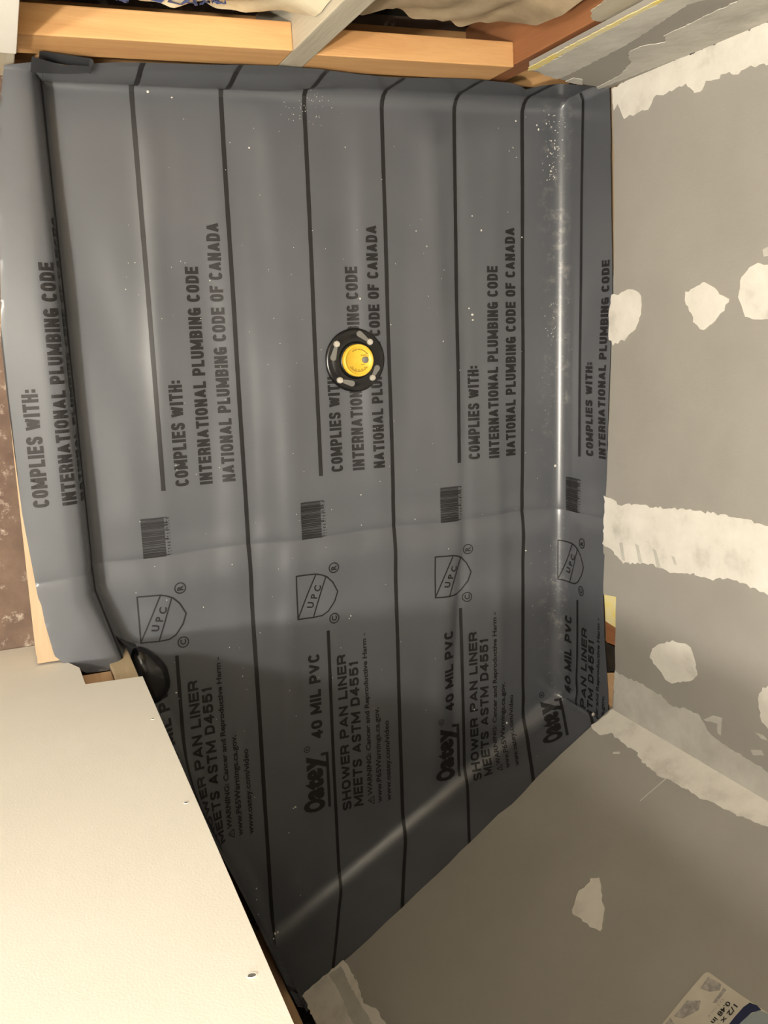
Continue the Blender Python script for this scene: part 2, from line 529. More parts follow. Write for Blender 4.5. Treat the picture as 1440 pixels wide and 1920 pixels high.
def batt(name, x0, x1, z0, z1, m, seed, label, bulge):
    rnd = np.random.RandomState(seed)
    nx, nz = 60, 50
    xs, zs = np.linspace(x0, x1, nx), np.linspace(0, 1, nz)
    ph = rnd.uniform(0, 6.28, 12)
    verts, faces = [], []
    for j in range(nz):
        for i in range(nx):
            fx = (xs[i] - x0) / (x1 - x0)
            zb = z0 + .010 * math.sin(fx * 7 + ph[0]) + .007 * math.sin(fx * 19 + ph[1]) + .004 * math.sin(fx * 43 + ph[2])
            z = zb + (z1 - zb) * zs[j]
            fl = min(1.0, min(fx, 1 - fx) * 7)                     # 0 at the stapled flanges
            up = min(1.0, max(0.0, (z - zb) / .10))
            dep = .058 + bulge * (1 - fl) * -up - .012 * up * fl
            y = .402 + .026 * xs[i] + dep
            y += (.004 * math.sin(xs[i] * 33 + z * 21 + ph[3]) + .003 * math.sin(xs[i] * 61 - z * 47 + ph[4]) + .005 * abs(math.sin(xs[i] * 27 - z * 40 + ph[5]))) * (.4 + .6 * fl)
            verts.append((xs[i], y, z))
    for j in range(nz - 1):
        for i in range(nx - 1):
            a = j * nx + i
            faces.append((a, a + 1, a + nx + 1, a + nx))
    # body behind the facing
    b0 = len(verts)
    for j in range(nz):
        for i in (0, nx - 1):
            pass
    for z in (z0, z1):
        for x in (x0, x1):
            verts.append((x, .402 + .026 * x + .135, z))
    faces.append((b0, b0 + 1, b0 + 3, b0 + 2))
    me = bpy.data.meshes.new('facing')
    me.from_pydata(verts, [], faces)
    me.update()
    root = empty(name, ((x0 + x1) / 2, .49, z0))
    o = link('facing', me, m, None, True)
    o.parent = root
    o.matrix_parent_inverse = Matrix.Translation(root.location).inverted()
    tag(root, label, 'insulation', 'wall insulation batts')
    return root, o


b1, f1 = batt('insulation_batt', .07, .458, .222, 1.4, M_BATT, 4, 'cream faced insulation batt with blue lettering in the stud bay beside the white board', .036)
b2, f2 = batt('insulation_batt', .506, .800, .245, 1.4, M_BATT2, 9, 'brown paper faced insulation batt in the stud bay next to the reddish corner stud', .036)


# ------------------------------------------------------------------ lettering helper (2-D triangles of a text)
def text2d(body, bold=0.0):
    c = bpy.data.curves.new('t', 'FONT')
    c.body = body
    c.size = 1.0
    c.offset = bold
    c.resolution_u = 3
    c.fill_mode = 'FRONT'
    o = bpy.data.objects.new('t', c)
    COL.objects.link(o)
    dg = bpy.context.evaluated_depsgraph_get()
    me = bpy.data.meshes.new_from_object(o.evaluated_get(dg))
    vs = np.array([v.co[:2] for v in me.vertices], float).reshape(-1, 2)
    fs = [tuple(p.vertices) for p in me.polygons]
    bpy.data.objects.remove(o)
    bpy.data.curves.remove(c)
    bpy.data.meshes.remove(me)
    return vs, fs


def fit_text(body, bold, x0, x1, y0, y1, ref=None):
    """text scaled so its box is x0..x1 by y0..y1; ref gives the string whose height is y0..y1"""
    vs, fs = text2d(body, bold)
    lo, hi = vs.min(0), vs.max(0)
    if ref:
        rv, _ = text2d(ref, bold)
        lo[1], hi[1] = rv[:, 1].min(), rv[:, 1].max()
    vs = (vs - lo) / (hi - lo)
    vs = np.stack([x0 + vs[:, 0] * (x1 - x0), y0 + vs[:, 1] * (y1 - y0)], 1)
    return vs, fs


# blue print on the cream batt facing
def batt_y(x, z):
    dep = .402 + .026 * x + .004
    return dep


# ------------------------------------------------------------------ the white board beside the entry
bx_ = lambda p: P_W.px(p)
xe = .157
n1, n2, n3 = bx_((118, 1238)), bx_((149, 1252)), bx_((160, 1283))
outline = [(-1.9, FZ + .004), (.012, FZ + .004), (.028, .03), (.045, .068), (n2[0], .119), (n3[0], .2005), (xe, .2075), (xe, CEIL), (-1.9, CEIL)]
board = obj('wall_entry', slab([P_W.w(q) for q in outline], (0, 1, 0), .0127), M_BOARD)
struct(board)
obj('stud', box((.118, -.577, FZ), (.1555, -.5385, CEIL - .01), .002), M_PALE, board)
obj('stud', box((-.30, -.64, .0), (.116, -.558, .118), .002), M_BROWN, board)
obj('stud', box((.06, -.62, .12), (.1165, -.5385, CEIL - .01), .002), M_PINE_Z, board)


def screw_hole(px, r):
    q = P_W.px(px)
    c = P_W.w(q, .0)
    bm = bmesh.new()
    seg = 14
    prof = [(r * 1.25, .0001), (r * 1.1, .0008), (r * .95, .0004), (r * .8, .0002)]
    rings = []
    rnd = random.Random(int(px[0]))
    jit = [1 + rnd.uniform(-.12, .12) for _ in range(seg)]
    for rr, h in prof:
        rings.append([bm.verts.new((c[0] + rr * jit[k] * 1.25 * math.cos(2 * math.pi * k / seg), c[1] + h, c[2] + rr * jit[k] * math.sin(2 * math.pi * k / seg)))
                      for k in range(seg)])
    for a, b in zip(rings, rings[1:]):
        for k in range(seg):
            bm.faces.new((a[k], a[(k + 1) % seg], b[(k + 1) % seg], b[k]))
    o = obj('screw_hole', bm, M_BOARD, board, True)
    bm = bmesh.new()
    vs = [bm.verts.new((c[0] + r * .95 * jit[k] * 1.25 * math.cos(2 * math.pi * k / seg), c[1] + .0004, c[2] + r * .95 * jit[k] * math.sin(2 * math.pi * k / seg)))
          for k in range(seg)]
    bm.faces.new(vs)
    obj('hole_shade_disc', bm, M_GREY, o)  # flat dark disc inside the rim, painting the shade of the hole


screw_hole((287, 1348), .0020)
screw_hole((349, 1505), .0021)
screw_hole((472, 1829), .0028)

# white jamb board at the far end of the entry and the rest of the bathroom behind the camera
jamb = struct(obj('wall_jamb', box((-.40, .395, .184), (.0645, .41, CEIL), .001), M_BOARD))
obj('framing', box((-.40, .412, FZ), (.02, .50, CEIL - .01)), M_SHADEWOOD, jamb)
struct(obj('wall_far', box((-1.9, 1.7, FZ), (-.4, 1.75, CEIL)), M_CEIL))
struct(obj('wall_left', box((-1.95, -.54, FZ), (-1.9, 1.75, CEIL)), M_CEIL))
struct(obj('wall_side', box((-.45, .503, FZ), (-.40, 1.75, CEIL)), M_CEIL))

# corner lumber where the angled wall meets the side framing
gd = np.array([.393 - .115, -1.204 + .42])
gd /= np.linalg.norm(gd)
gn = np.array([-gd[1], gd[0]])          # points +x (into the pan)
wall_h = empty('wall_partition', (.25, -.85, 0))
struct(wall_h)


def along(name, a0, a1, d0, d1, z0, z1, m):
    base = np.array([.115, -.42])
    pts = [base + gd * a0 + gn * d0, base + gd * a1 + gn * d0, base + gd * a1 + gn * d1, base + gd * a0 + gn * d1]
    bm = slab([(p[0], p[1], z1) for p in pts], (0, 0, 1), z1 - z0)
    o = obj(name, bm, m, wall_h)
    o.matrix_parent_inverse = Matrix.Translation(wall_h.location).inverted()
    return o


LGD = float(np.hypot(.393 - .115, -1.204 + .42))
along('stud', LGD - .034, LGD + .002, -.10, -.017, 0, CEIL - .01, M_PINE_Z)
along('stud', LGD - .45, LGD - .41, -.13, -.04, 0, CEIL - .01, M_PINE_Z)
along('sheathing', .20, LGD, -.13, -.115, 0, CEIL - .01, M_SHADEWOOD)

# ------------------------------------------------------------------ curb
curb = empty('shower_curb', (.05, -.05, FZ))
for x_in, z0, z1, dx in ((.086, FZ, -.006, .005), (.078, -.005, .036, 0), (.074, .037, .0775, .001)):
    plan = [(.054 + dx, .402), (.038 + dx, .33), (.006 + dx, .03), (.004 + dx, -.2), (.004 + dx, -.521), (x_in, -.521), (x_in, .402)]
    o = obj('curb_board', slab([(a, b, z1) for a, b in plan], (0, 0, 1), z1 - z0), M_PINE_Y, curb)
    o.matrix_parent_inverse = Matrix.Translation(curb.location).inverted()
tag(curb, 'low curb of stacked pine boards under the grey liner edge beside the brown floor', 'curb')

# ------------------------------------------------------------------ the liner: a printed sheet folded over floor, curb and walls
TL, TR, CC, DD, GG = (np.array(p) for p in ((.104, .408), (1.078, .4335), (1.078, -.812), (.389, -1.207), (.112, -.42)))
POLY = [TL, TR, CC, DD, GG]          # clockwise seen from above


def arc_profile(r, height):
    Lh = math.pi * r / 4
    pts = []
    for k in range(13):
        f = math.pi / 2 * k / 12
        pts.append((-Lh + r * math.sin(f), r - r * math.cos(f)))
    pts.append((pts[-1][0], height))
    return pts, -Lh


def to_curve(pts, e0):
    p = np.array(pts, float)
    d = np.concatenate([[0], np.cumsum(np.linalg.norm(np.diff(p, axis=0), axis=1))])
    return p, d + e0


PROF_WALL = to_curve(*arc_profile(.028, .40))
PROF_DIAG = to_curve(*arc_profile(.034, .40))
# curb: sloping inside face, rounded edge, flat top
pc = [(-.022, 0), (-.014, .0012), (-.007, .005), (-.002, .012), (.001, .02), (.010, .062), (.013, .070), (.018, .0775), (.026, .082), (.036, .0845), (.045, .085), (.30, .085)]
PROF_CURB = to_curve(pc, -.022)
# back wall at its left end: the sheet tucks under and bulges forward
pbk = [(-.012, 0), (-.003, .0015), (.003, .007), (.004, .014), (.000, .022), (-.006, .029), (-.009, .038), (-.009, .05), (-.006, .07), (.001, .10), (.003, .13), (.003, .40)]
PROF_TUCK = to_curve(pbk, -.012)
PROFS = [None, PROF_WALL, PROF_DIAG, PROF_DIAG, PROF_CURB]


def interp(prof, e):
    p, d = prof
    x = np.interp(e, d, p[:, 0])
    z = np.interp(e, d, p[:, 1])
    x = np.where(e < d[0], e, x)
    z = np.where(e < d[0], 0, z)
    return x, z


def emax_top(x):
    xs = [0, .085, .10, .14, .175, .20, .27, .39, .46, .527, .611, .665, .735, .834, .90, .935, .954, .97, 1.0, 1.06, 1.2]
    zs = [.125, .125, .118, .108, .116, .121, .129, .143, .141, .1315, .108, .098, .099, .1087, .1056, .085, .066, .095, .112, .106, .10]
    return np.interp(x, xs, zs) - .006


def emax_right(y):
    ys = [-.80, -.7445, -.634, -.52, -.43, -.30, -.19, -.09, .04, .158, .254, .349, .42]
    zs = [.172, .168, .152, .1458, .149, .1525, .1548, .1578, .156, .153, .151, .146, .140]
    return np.interp(y, ys, zs)


def emax_curb(y):
    # left edge of the sheet on the curb top
    ys = [-.52, -.51, -.45, -.405, -.372, -.265, -.076, .006, .332, .405]
    us = [.05, .033, .022, .0105, .0085, .002, .001, .002, .036, .052]
    x = np.interp(y, ys, us)
    return (.106 - x) + .055     # arc length to that x on the flat top


def emax_gd(y):
    # beyond the curb the sheet runs up the hidden partition
    return np.interp(y, [-.70, -.60, -.56, -.545, -.5357, -.524, -.492, -.4746, -.416], [.20, .12, .05, .05, .098, .128, .153, .1605, .149])


def wave(s, t, e):
    """gentle buckles of the sheet, along its normal (m)"""
    f = np.clip((-e - .01) / .07, 0, 1)
    h = 0
    for s0, wd, am, ph in ((.255, .022, .0014, .3), (.335, .030, -.0012, 1.), (.475, .026, .0022, 2.), (.60, .035, -.0014, .5), (.655, .022, .0012, 4.),
                           (.80, .024, .0021, 3.), (.845, .012, -.0016, 2.2), (.93, .02, .0012, 5.), (.40, .018, -.0010, 1.7), (.72, .03, -.0012, .9)):
        c = s0 + .010 * np.sin(t * 4.2 + ph) + .05 * (t < -.4) * (t + .4)
        a = am * (.65 + .35 * np.sin(t * 5.1 + ph * 2))
        h = h + a * np.exp(-((s - c) / wd) ** 2)
    h = h + .0006 * np.sin(s * 31 + 1.3 * np.sin(t * 7)) * np.sin(t * 9 + s * 5)
    h = h * f * 3.2
    # packing fold across the whole width
    y0 = -.382 + .002 * np.sin(s * 21)
    d = t - y0
    h = h - .0030 * np.exp(-np.abs(d) / .010) * (.5 + .5 * f)
    h = h + .0042 * np.exp(-((d + .050) / .038) ** 2) * f - .0015 * np.exp(-((d - .04) / .03) ** 2) * f
    # crumple where the fold meets the buckles
    for (cx, cy, r, a) in ((.435, -.365, .035, .0035), (.43, -.47, .028, .0028), (.56, -.42, .03, .0022), (.62, -.40, .018, -.002),
                           (.20, -.50, .03, .004), (.74, -.375, .025, .002), (.27, .10, .06, .001), (.75, -.46, .05, .0016)):
        h = h + a * np.exp(-(((s - cx) / r) ** 2 + ((t - cy) / r) ** 2)) * np.maximum(f, .3)
    # puckers running into the corner of the right and angled walls
    rr = np.hypot(s - 1.078, t + .812)
    th = np.arctan2(t + .812, s - 1.078)
    h = h + .0020 * np.sin(th * 9) * np.exp(-(rr / .10) ** 2) * np.clip(rr / .03, 0, 1)
    # sheet on the walls and the curb is not flat either
    g = np.clip((e - .04) / .05, 0, 1)
    h = h + g * (.0016 * np.sin(t * 17 + s * 3) + .0013 * np.sin(s * 23 + t * 11))
    return h


def sheet(s, t, off=0.0):
    """sheet coordinates -> 3-D, with offset along the sheet normal"""
    s = np.asarray(s, float)
    t = np.asarray(t, float)
    q = np.stack([s, t], -1)
    best = np.full(s.shape, -9.0)
    inside = np.ones(s.shape, bool)
    K = len(POLY)
    dline, lam, nrm = [], [], []
    for k in range(K):
        a, b = POLY[k], POLY[(k + 1) % K]
        d = b - a
        ln = np.linalg.norm(d)
        d = d / ln
        n = np.array([-d[1], d[0]])          # outward for a clockwise ring
        dline.append((q - a) @ n)
        lam.append(((q - a) @ d, ln, d, a, n))
    D = np.stack(dline, 0)
    inside = (D <= 0).all(0)
    # nearest edge segment
    seg = []
    for k in range(K):
        l, ln, d, a, n = lam[k]
        lc = np.clip(l, 0, ln)
        foot = a + lc[..., None] * d
        seg.append(np.linalg.norm(q - foot, axis=-1))
    S = np.stack(seg, 0)
    pick_in = D.argmax(0)
    pick_out = S.argmin(0)
    pick = np.where(inside, pick_in, pick_out)
    P = np.zeros(s.shape + (3,))
    NN = np.zeros(s.shape + (3,))
    E = np.zeros(s.shape)
    over = np.zeros(s.shape, bool)
    for k in range(K):
        m = pick == k
        if not m.any():
            continue
        l, ln, d, a, n = lam[k]
        lc = np.clip(l[m], 0, ln)
        wedge = (~inside[m]) & ((l[m] < 0) | (l[m] > ln))
        foot = a + lc[:, None] * d
        e = np.where(inside[m], D[k][m], S[k][m])
        if k == 0:
            em = emax_top(foot[:, 0])
        elif k == 1:
            em = emax_right(foot[:, 1])
        elif k == 2:
            em = np.full(e.shape, .215)
        elif k == 3:
            em = emax_gd(foot[:, 1])
        else:
            em = emax_curb(foot[:, 1])
        ov = (e > em) | wedge
        e2 = np.minimum(e, em)
        if k == 0:
            wt = np.clip((.62 - foot[:, 0]) / .14, 0, 1)
            xa, za = interp(PROF_TUCK, e2)
            xb, zb = interp(PROF_WALL, e2)
            px, pz = wt * xa + (1 - wt) * xb, wt * za + (1 - wt) * zb
            de = 1e-4
            xa2, za2 = interp(PROF_TUCK, e2 + de)
            xb2, zb2 = interp(PROF_WALL, e2 + de)
            tx, tz = wt * xa2 + (1 - wt) * xb2 - px, wt * za2 + (1 - wt) * zb2 - pz
        elif k == 3:
            wt = np.clip((foot[:, 1] + .62) / .09, 0, 1)
            xa, za = interp(PROF_CURB, e2)
            xb, zb = interp(PROF_DIAG, e2)
            px, pz = wt * xa + (1 - wt) * xb, wt * za + (1 - wt) * zb
            xa2, za2 = interp(PROF_CURB, e2 + 1e-4)
            xb2, zb2 = interp(PROF_DIAG, e2 + 1e-4)
            tx, tz = wt * xa2 + (1 - wt) * xb2 - px, wt * za2 + (1 - wt) * zb2 - pz
        else:
            px, pz = interp(PROFS[k], e2)
            x2, z2 = interp(PROFS[k], e2 + 1e-4)
            tx, tz = x2 - px, z2 - pz
        tl = np.hypot(tx, tz)
        tx, tz = tx / tl, tz / tl
        P[m, :2] = foot + px[:, None] * n
        P[m, 2] = pz
        NN[m, :2] = -tz[:, None] * n
        NN[m, 2] = tx
        E[m] = e2
        over[m] = ov
    P = P + NN * (wave(s, t, E) + off)[..., None]
    return P, over


gs = np.arange(-.10, 1.27, .006)
gt = np.concatenate([np.arange(-1.46, -.425, .006), np.arange(-.425, -.345, .0022), np.arange(-.345, .60, .006)])
GS, GT = np.meshgrid(gs, gt)
PP, OV = sheet(GS.ravel(), GT.ravel(), np.zeros(GS.size))
nx, ny = len(gs), len(gt)
idx = np.arange(nx * ny).reshape(ny, nx)
quads = np.stack([idx[:-1, :-1], idx[:-1, 1:], idx[1:, 1:], idx[1:, :-1]], -1).reshape(-1, 4)
keep = ~(OV[quads].all(1))
quads = quads[keep]
used = np.unique(quads)
remap = -np.ones(nx * ny, int)
remap[used] = np.arange(len(used))
me = bpy.data.meshes.new('sheet')
me.from_pydata(PP[used].tolist(), [], remap[quads].tolist())
me.update()
liner = empty('shower_pan_liner', (.6, -.2, 0))
liner_sheet = link('sheet', me, M_LINER, None, True)


def to_liner(o):
    o.parent = liner
    o.matrix_parent_inverse = Matrix.Translation(liner.location).inverted()
    return o


to_liner(liner_sheet)
tag(liner, 'dark grey rubbery shower pan liner printed with black stripes and lettering', 'shower liner')

# ---- print -----------------------------------------------------------------
PER = .29693


# strokes of the bold capitals, in a unit box
def _oval(a0, a1, n=20, ex=2.6):
    out = []
    for i in range(n + 1):
        a = math.radians(a0 + (a1 - a0) * i / n)
        c, d = math.cos(a), math.sin(a)
        out.append((.5 + .5 * math.copysign(abs(c) ** (2 / ex), c), .5 + .5 * math.copysign(abs(d) ** (2 / ex), d)))
    return out


_S = [(.98, .80), (.90, .94), (.68, 1), (.32, 1), (.10, .92), (.03, .76), (.12, .60), (.35, .53), (.65, .47), (.88, .40), (.97, .24), (.90, .08), (.68, 0), (.32, 0), (.10, .06), (.02, .20)]
_P = [(0, 0), (0, 1), (.62, 1), (.90, .93), (1, .78), (1, .66), (.90, .51), (.62, .44), (0, .44)]
GLY = {'A': [([(0, 0), (.5, 1), (1, 0)], False), ([(.22, .26), (.78, .26)], False)],
       'B': [([(0, 0), (0, 1), (.62, 1), (.88, .93), (.95, .77), (.88, .60), (.62, .53), (0, .53)], False),
             ([(.62, .53), (.90, .45), (1, .27), (.90, .07), (.62, 0), (0, 0)], False)],
       'C': [(_oval(38, 322), False)],
       'D': [([(0, 0), (0, 1), (.55, 1), (.85, .92), (1, .70), (1, .30), (.85, .08), (.55, 0)], True)],
       'E': [([(1, 1), (0, 1), (0, 0), (1, 0)], False), ([(.1, .52), (.9, .52)], False)],
       'F': [([(1, 1), (0, 1), (0, 0)], False), ([(.1, .52), (.85, .52)], False)],
       'G': [(_oval(38, 335), False), ([(1, .04), (1, .44), (.58, .44)], False)],
       'H': [([(0, 0), (0, 1)], False), ([(1, 0), (1, 1)], False), ([(.1, .52), (.9, .52)], False)],
       'I': [([(0, 0), (0, 1)], False)],
       'L': [([(0, 1), (0, 0), (1, 0)], False)],
       'M': [([(0, 0), (0, 1), (.5, .12), (1, 1), (1, 0)], False)],
       'N': [([(0, 0), (0, 1), (1, 0), (1, 1)], False)],
       'O': [(_oval(0, 342, 19), True)],
       '0': [(_oval(0, 342, 19), True)],
       'P': [(_P, False)],
       'R': [(_P, False), ([(.60, .44), (.92, .30), (1, 0)], False)],
       'S': [(_S, False)],
       'T': [([(0, 1), (1, 1)], False), ([(.5, 1), (.5, 0)], False)],
       'U': [([(0, 1), (0, .28), (.10, .08), (.32, 0), (.68, 0), (.90, .08), (1, .28), (1, 1)], False)],
       'V': [([(0, 1), (.5, 0), (1, 1)], False)],
       'W': [([(0, 1), (.25, 0), (.5, .9), (.75, 0), (1, 1)], False)],
       '4': [([(.72, 0), (.72, 1), (0, .26), (1, .26)], False)],
       '5': [([(.92, 1), (.12, 1), (.06, .52), (.30, .62), (.62, .62), (.90, .53), (1, .31), (.90, .08), (.62, 0), (.30, 0), (.08, .08), (0, .24)], False)],
       '1': [([(.1, .76), (.55, 1), (.55, 0)], False)],
       ':': [([(0, .16), (0, .17)], False), ([(0, .66), (0, .67)], False)]}
GW = {'I': -1, ':': -1, 'M': 1.32, 'W': 1.45, 'L': .88, 'E': .92, 'F': .88, ' ': .42, 'T': .98, '1': .62, 'A': 1.12, 'V': 1.1}


class Flat:
    """collects flat print in sheet coordinates"""
    def __init__(self):
        self.v, self.f = [], []

    def add(self, vs, fs):
        b = len(self.v)
        self.v += [tuple(x) for x in vs]
        self.f += [tuple(b + i for i in f) for f in fs]

    def quad(self, s0, s1, t0, t1):
        self.add([(s0, t0), (s1, t0), (s1, t1), (s0, t1)], [(0, 1, 2, 3)])

    def text(self, body, s_base, s_cap, t0, t1, bold=.02, ref=None):
        vs, fs = fit_text(body, bold, t0, t1, 0, 1, ref)
        self.add(np.stack([s_base + (s_cap - s_base) * vs[:, 1], vs[:, 0]], 1), fs)

    def block(self, body, s_base, s_cap, t0, t1, th):
        """bold grotesque capitals drawn as strokes of width th (m); run along +t, caps towards s_cap"""
        cap = abs(s_cap - s_base)
        sg = 1 if s_cap > s_base else -1
        wid = []
        for ch in body:
            wid.append(GW.get(ch, 1.0))
        GAP = .17
        tot = sum(x for x in wid if x > 0) + GAP * (len(body) - 1)
        fixed = sum(th for x in wid if x < 0)
        w0 = (t1 - t0 - fixed) / tot
        x = t0
        for ch, wf in zip(body, wid):
            W = th if wf < 0 else wf * w0
            for pl, closed in GLY.get(ch, []):
                pts = [(s_base + sg * (th / 2 + py * (cap - th)), x + (W / 2 if wf < 0 else th / 2 + px * (W - th))) for px, py in pl]
                self.stroke(pts, th, closed)
            x += W + GAP * w0

    def stroke(self, pts, wd, closed):
        p = [np.array(q, float) for q in pts]
        if not closed:                       # sharp corners (N, M, W ...) become separate strokes
            for i in range(1, len(p) - 1):
                u1, u2 = p[i] - p[i - 1], p[i + 1] - p[i]
                if np.dot(u1, u2) < -.15 * np.linalg.norm(u1) * np.linalg.norm(u2):
                    self.stroke(p[:i + 1], wd, False)
                    self.stroke(p[i:], wd, False)
                    return
        k = len(p)
        if not closed:
            for i0, i1 in ((0, 1), (-1, -2)):
                d = p[i0] - p[i1]
                d = d / np.linalg.norm(d)
                p[i0] = p[i0] + d * wd / 2 * (1.0 if max(abs(d)) > .985 else .35)
        vs = []
        for i in range(k):
            a = p[i - 1] if (i or closed) else None
            b = p[(i + 1) % k] if (i < k - 1 or closed) else None
            d1 = (p[i] - a) / np.linalg.norm(p[i] - a) if a is not None else None
            d2 = (b - p[i]) / np.linalg.norm(b - p[i]) if b is not None else None
            if d1 is None:
                d1 = d2
            if d2 is None:
                d2 = d1
            n1, n2 = np.array([-d1[1], d1[0]]), np.array([-d2[1], d2[0]])
            n = n1 + n2
            ln = np.linalg.norm(n)
            n = n / ln if ln > 1e-6 else n1
            mt = wd / 2 / max(.68, float(np.dot(n, n1)))
            vs += [p[i] - n * mt, p[i] + n * mt]
        fs = [(2 * i, 2 * ((i + 1) % k), 2 * ((i + 1) % k) + 1, 2 * i + 1) for i in range(k if closed else k - 1)]
        self.add(vs, fs)

    def line(self, pts, wd, closed=False):
        pts = [np.array(p, float) for p in pts]
        k = len(pts)
        segs = range(k if closed else k - 1)
        for i in segs:
            a, b = pts[i], pts[(i + 1) % k]
            d = (b - a) / (np.linalg.norm(b - a) + 1e-9)
            n = np.array([-d[1], d[0]]) * wd / 2
            a2, b2 = a - d * wd * .3, b + d * wd * .3
            self.add([a2 - n, b2 - n, b2 + n, a2 + n], [(0, 1, 2, 3)])

    def ring(self, c, r, wd, seg=28):
        vs, fs = [], []
        for k in range(seg):
            f = 2 * math.pi * k / seg
            for rr in (r - wd / 2, r + wd / 2):
                vs.append((c[0] + rr * math.cos(f), c[1] + rr * math.sin(f)))
        for k in range(seg):
            a, b = 2 * k, 2 * ((k + 1) % seg)
            fs.append((a, a + 1, b + 1, b))
        self.add(vs, fs)

    def rot_text(self, body, c, size, ang, bold=.03):
        vs, fs = text2d(body, bold)
        vs = (vs - (vs.min(0) + vs.max(0)) / 2) * size
        # run along +t, up along -s, then turned by ang
        p = np.stack([-vs[:, 1], vs[:, 0]], 1)
        ca, sa = math.cos(ang), math.sin(ang)
        p = np.stack([p[:, 0] * ca - p[:, 1] * sa + c[0], p[:, 0] * sa + p[:, 1] * ca + c[1]], 1)
        self.add(p, fs)

    def fine(self, lim=.007):
        bm = bmesh.new()
        vv = [bm.verts.new((x, y, 0)) for x, y in self.v]
        for f in self.f:
            try:
                bm.faces.new([vv[i] for i in f])
            except ValueError:
                pass
        bmesh.ops.triangulate(bm, faces=bm.faces[:])
        for _ in range(9):
            lg = [e for e in bm.edges if e.calc_length() > lim]
            if not lg:
                break
            bmesh.ops.subdivide_edges(bm, edges=lg, cuts=1)
            bmesh.ops.triangulate(bm, faces=[f for f in bm.faces if len(f.verts) > 3])
        bm.normal_update()
        for f in bm.faces:
            if f.normal.z < 0:
                f.normal_flip()
        bm.verts.index_update()
        self.v = [(v.co.x, v.co.y) for v in bm.verts]
        self.f = [tuple(v.index for v in f.verts) for f in bm.faces]
        bm.free()
        return self

    def place(self, name, ds=0.0, dt=0.0, off=.0011, material=None, jit=0.0):
        v = np.array(self.v, float)
        if not len(v):
            return None
        p, ov = sheet(v[:, 0] + ds, v[:, 1] + dt, np.full(len(v), off))
        fs = [f for f in self.f if not all(ov[i] for i in f)]
        if not fs:
            return None
        use = sorted(set(i for f in fs for i in f))
        mp = {i: j for j, i in enumerate(use)}
        me = bpy.data.meshes.new(name)
        me.from_pydata([tuple(p[i]) for i in use], [], [tuple(mp[i] for i in f) for f in fs])
        me.update()
        o = link(name, me, material or M_BLACKPRINT, None, False)
        return to_liner(o)


# long stripes, and the two short ones of every column
rs = random.Random(5)


def stripe(s, t0, t1, wd=.0078):
    F = Flat()
    n = max(2, int((t1 - t0) / .012))
    vs, fs = [], []
    for i in range(n + 1):
        t = t0 + (t1 - t0) * i / n
        w2 = wd / 2 * (1 + rs.uniform(-.06, .06))
        vs += [(s - w2, t), (s, t), (s + w2, t)]
    for i in range(n):
        a = 3 * i
        fs += [(a, a + 1, a + 4, a + 3), (a + 1, a + 2, a + 5, a + 4)]
    F.add(vs, fs)
    F.place('stripe', off=.0009)


for k in range(-1, 3):
    stripe(.3925 + k * PER, -1.45, .56)
for k in range(-1, 4):
    stripe(.2440 + k * PER, -.2634, .56)
    stripe(.2440 + k * PER, -1.45, -.572, .0066)

# column lettering
LINES_ = []
for body, sb, sc_, t0, t1, th in (('COMPLIES WITH:', .2905, .2660, -.2585, -.0700, .0053),
                                  ('INTERNATIONAL PLUMBING CODE', .3340, .3105, -.2592, .1235, .0053),
                                  ('NATIONAL PLUMBING CODE OF CANADA', .3755, .3520, -.2578, .1970, .0053),
                                  ('40 MIL PVC', .2235, .1995, -.7945, -.6152, .0058),
                                  ('SHOWER PAN LINER', .2795, .2595, -.9675, -.6275, .0047),
                                  ('MEETS ASTM D4551', .3050, .2850, -.9640, -.6445, .0047)):
    F = Flat()
    F.block(body, sb, sc_, t0, t1, th)
    LINES_.append(F.fine())
B = Flat()
B.text('WARNING: Cancer and Reproductive Harm -', .3275, .3145, -.9440, -.5900, .030, ref='Ap')
B.line([(.3275, -.9640), (.3275, -.9465), (.3150, -.9550)], .0018, True)
B.line([(.3245, -.9552), (.3190, -.9552)], .0016)
LINES_.append(B.fine())
B = Flat()
B.text('www.P65Warnings.ca.gov.', .3485, .3340, -.9645, -.7525, .024, ref='Pg')
LINES_.append(B.fine())
B = Flat()
B.text('www.oatey.com/video', .3700, .3555, -.9665, -.7855, .024, ref='dy')
LINES_.append(B.fine())
# boxed maker's wordmark
O = Flat()
O.text('O', .2215, .1745, -.9520, -.9235, .06)
O.text('a', .2205, .1850, -.9250, -.9000, .07)
O.text('t', .2205, .1790, -.9020, -.8810, .07)
O.text('e', .2205, .1850, -.8830, -.8580, .07)
O.text('y', .2280, .1850, -.8610, -.8290, .06)
O.quad(.2275, .2335, -.9480, -.8330)
O.quad(.2170, .2335, -.8335, -.8275)
O.ring((.1880, -.8130), .0060, .0016, 18)
O.rot_text('R', (.1880, -.8130), .0085, 0, .02)
O.fine()
# shield with lettering, and the two encircled marks
S_ = Flat()
sh = [(.1822, -.4512), (.2000, -.4518), (.2230, -.4531), (.2340, -.4560), (.2454, -.4617), (.2570, -.4740), (.2672, -.4948), (.2600, -.5140), (.2459, -.5320),
      (.2330, -.5390), (.2150, -.5402), (.1822, -.5385)]
S_.line(sh, .0027, True)
S_.line([(.2229, -.4538), (.1826, -.5370)], .0026)
S_.line([(.2430, -.4610), (.2146, -.5399)], .0026)
for ch, c in (('U', (.2100, -.5140)), ('P', (.2180, -.4978)), ('C', (.2256, -.4825))):
    S_.rot_text(ch, c, .0185, -.18, .03)
S_.ring((.2595, -.4447), .0098, .0022)
S_.rot_text('R', (.2595, -.4447), .0150, 0, .04)
S_.ring((.2580, -.5487), .0098, .0022)
S_.rot_text('C', (.2580, -.5487), .0150, 0, .03)
S_.fine()
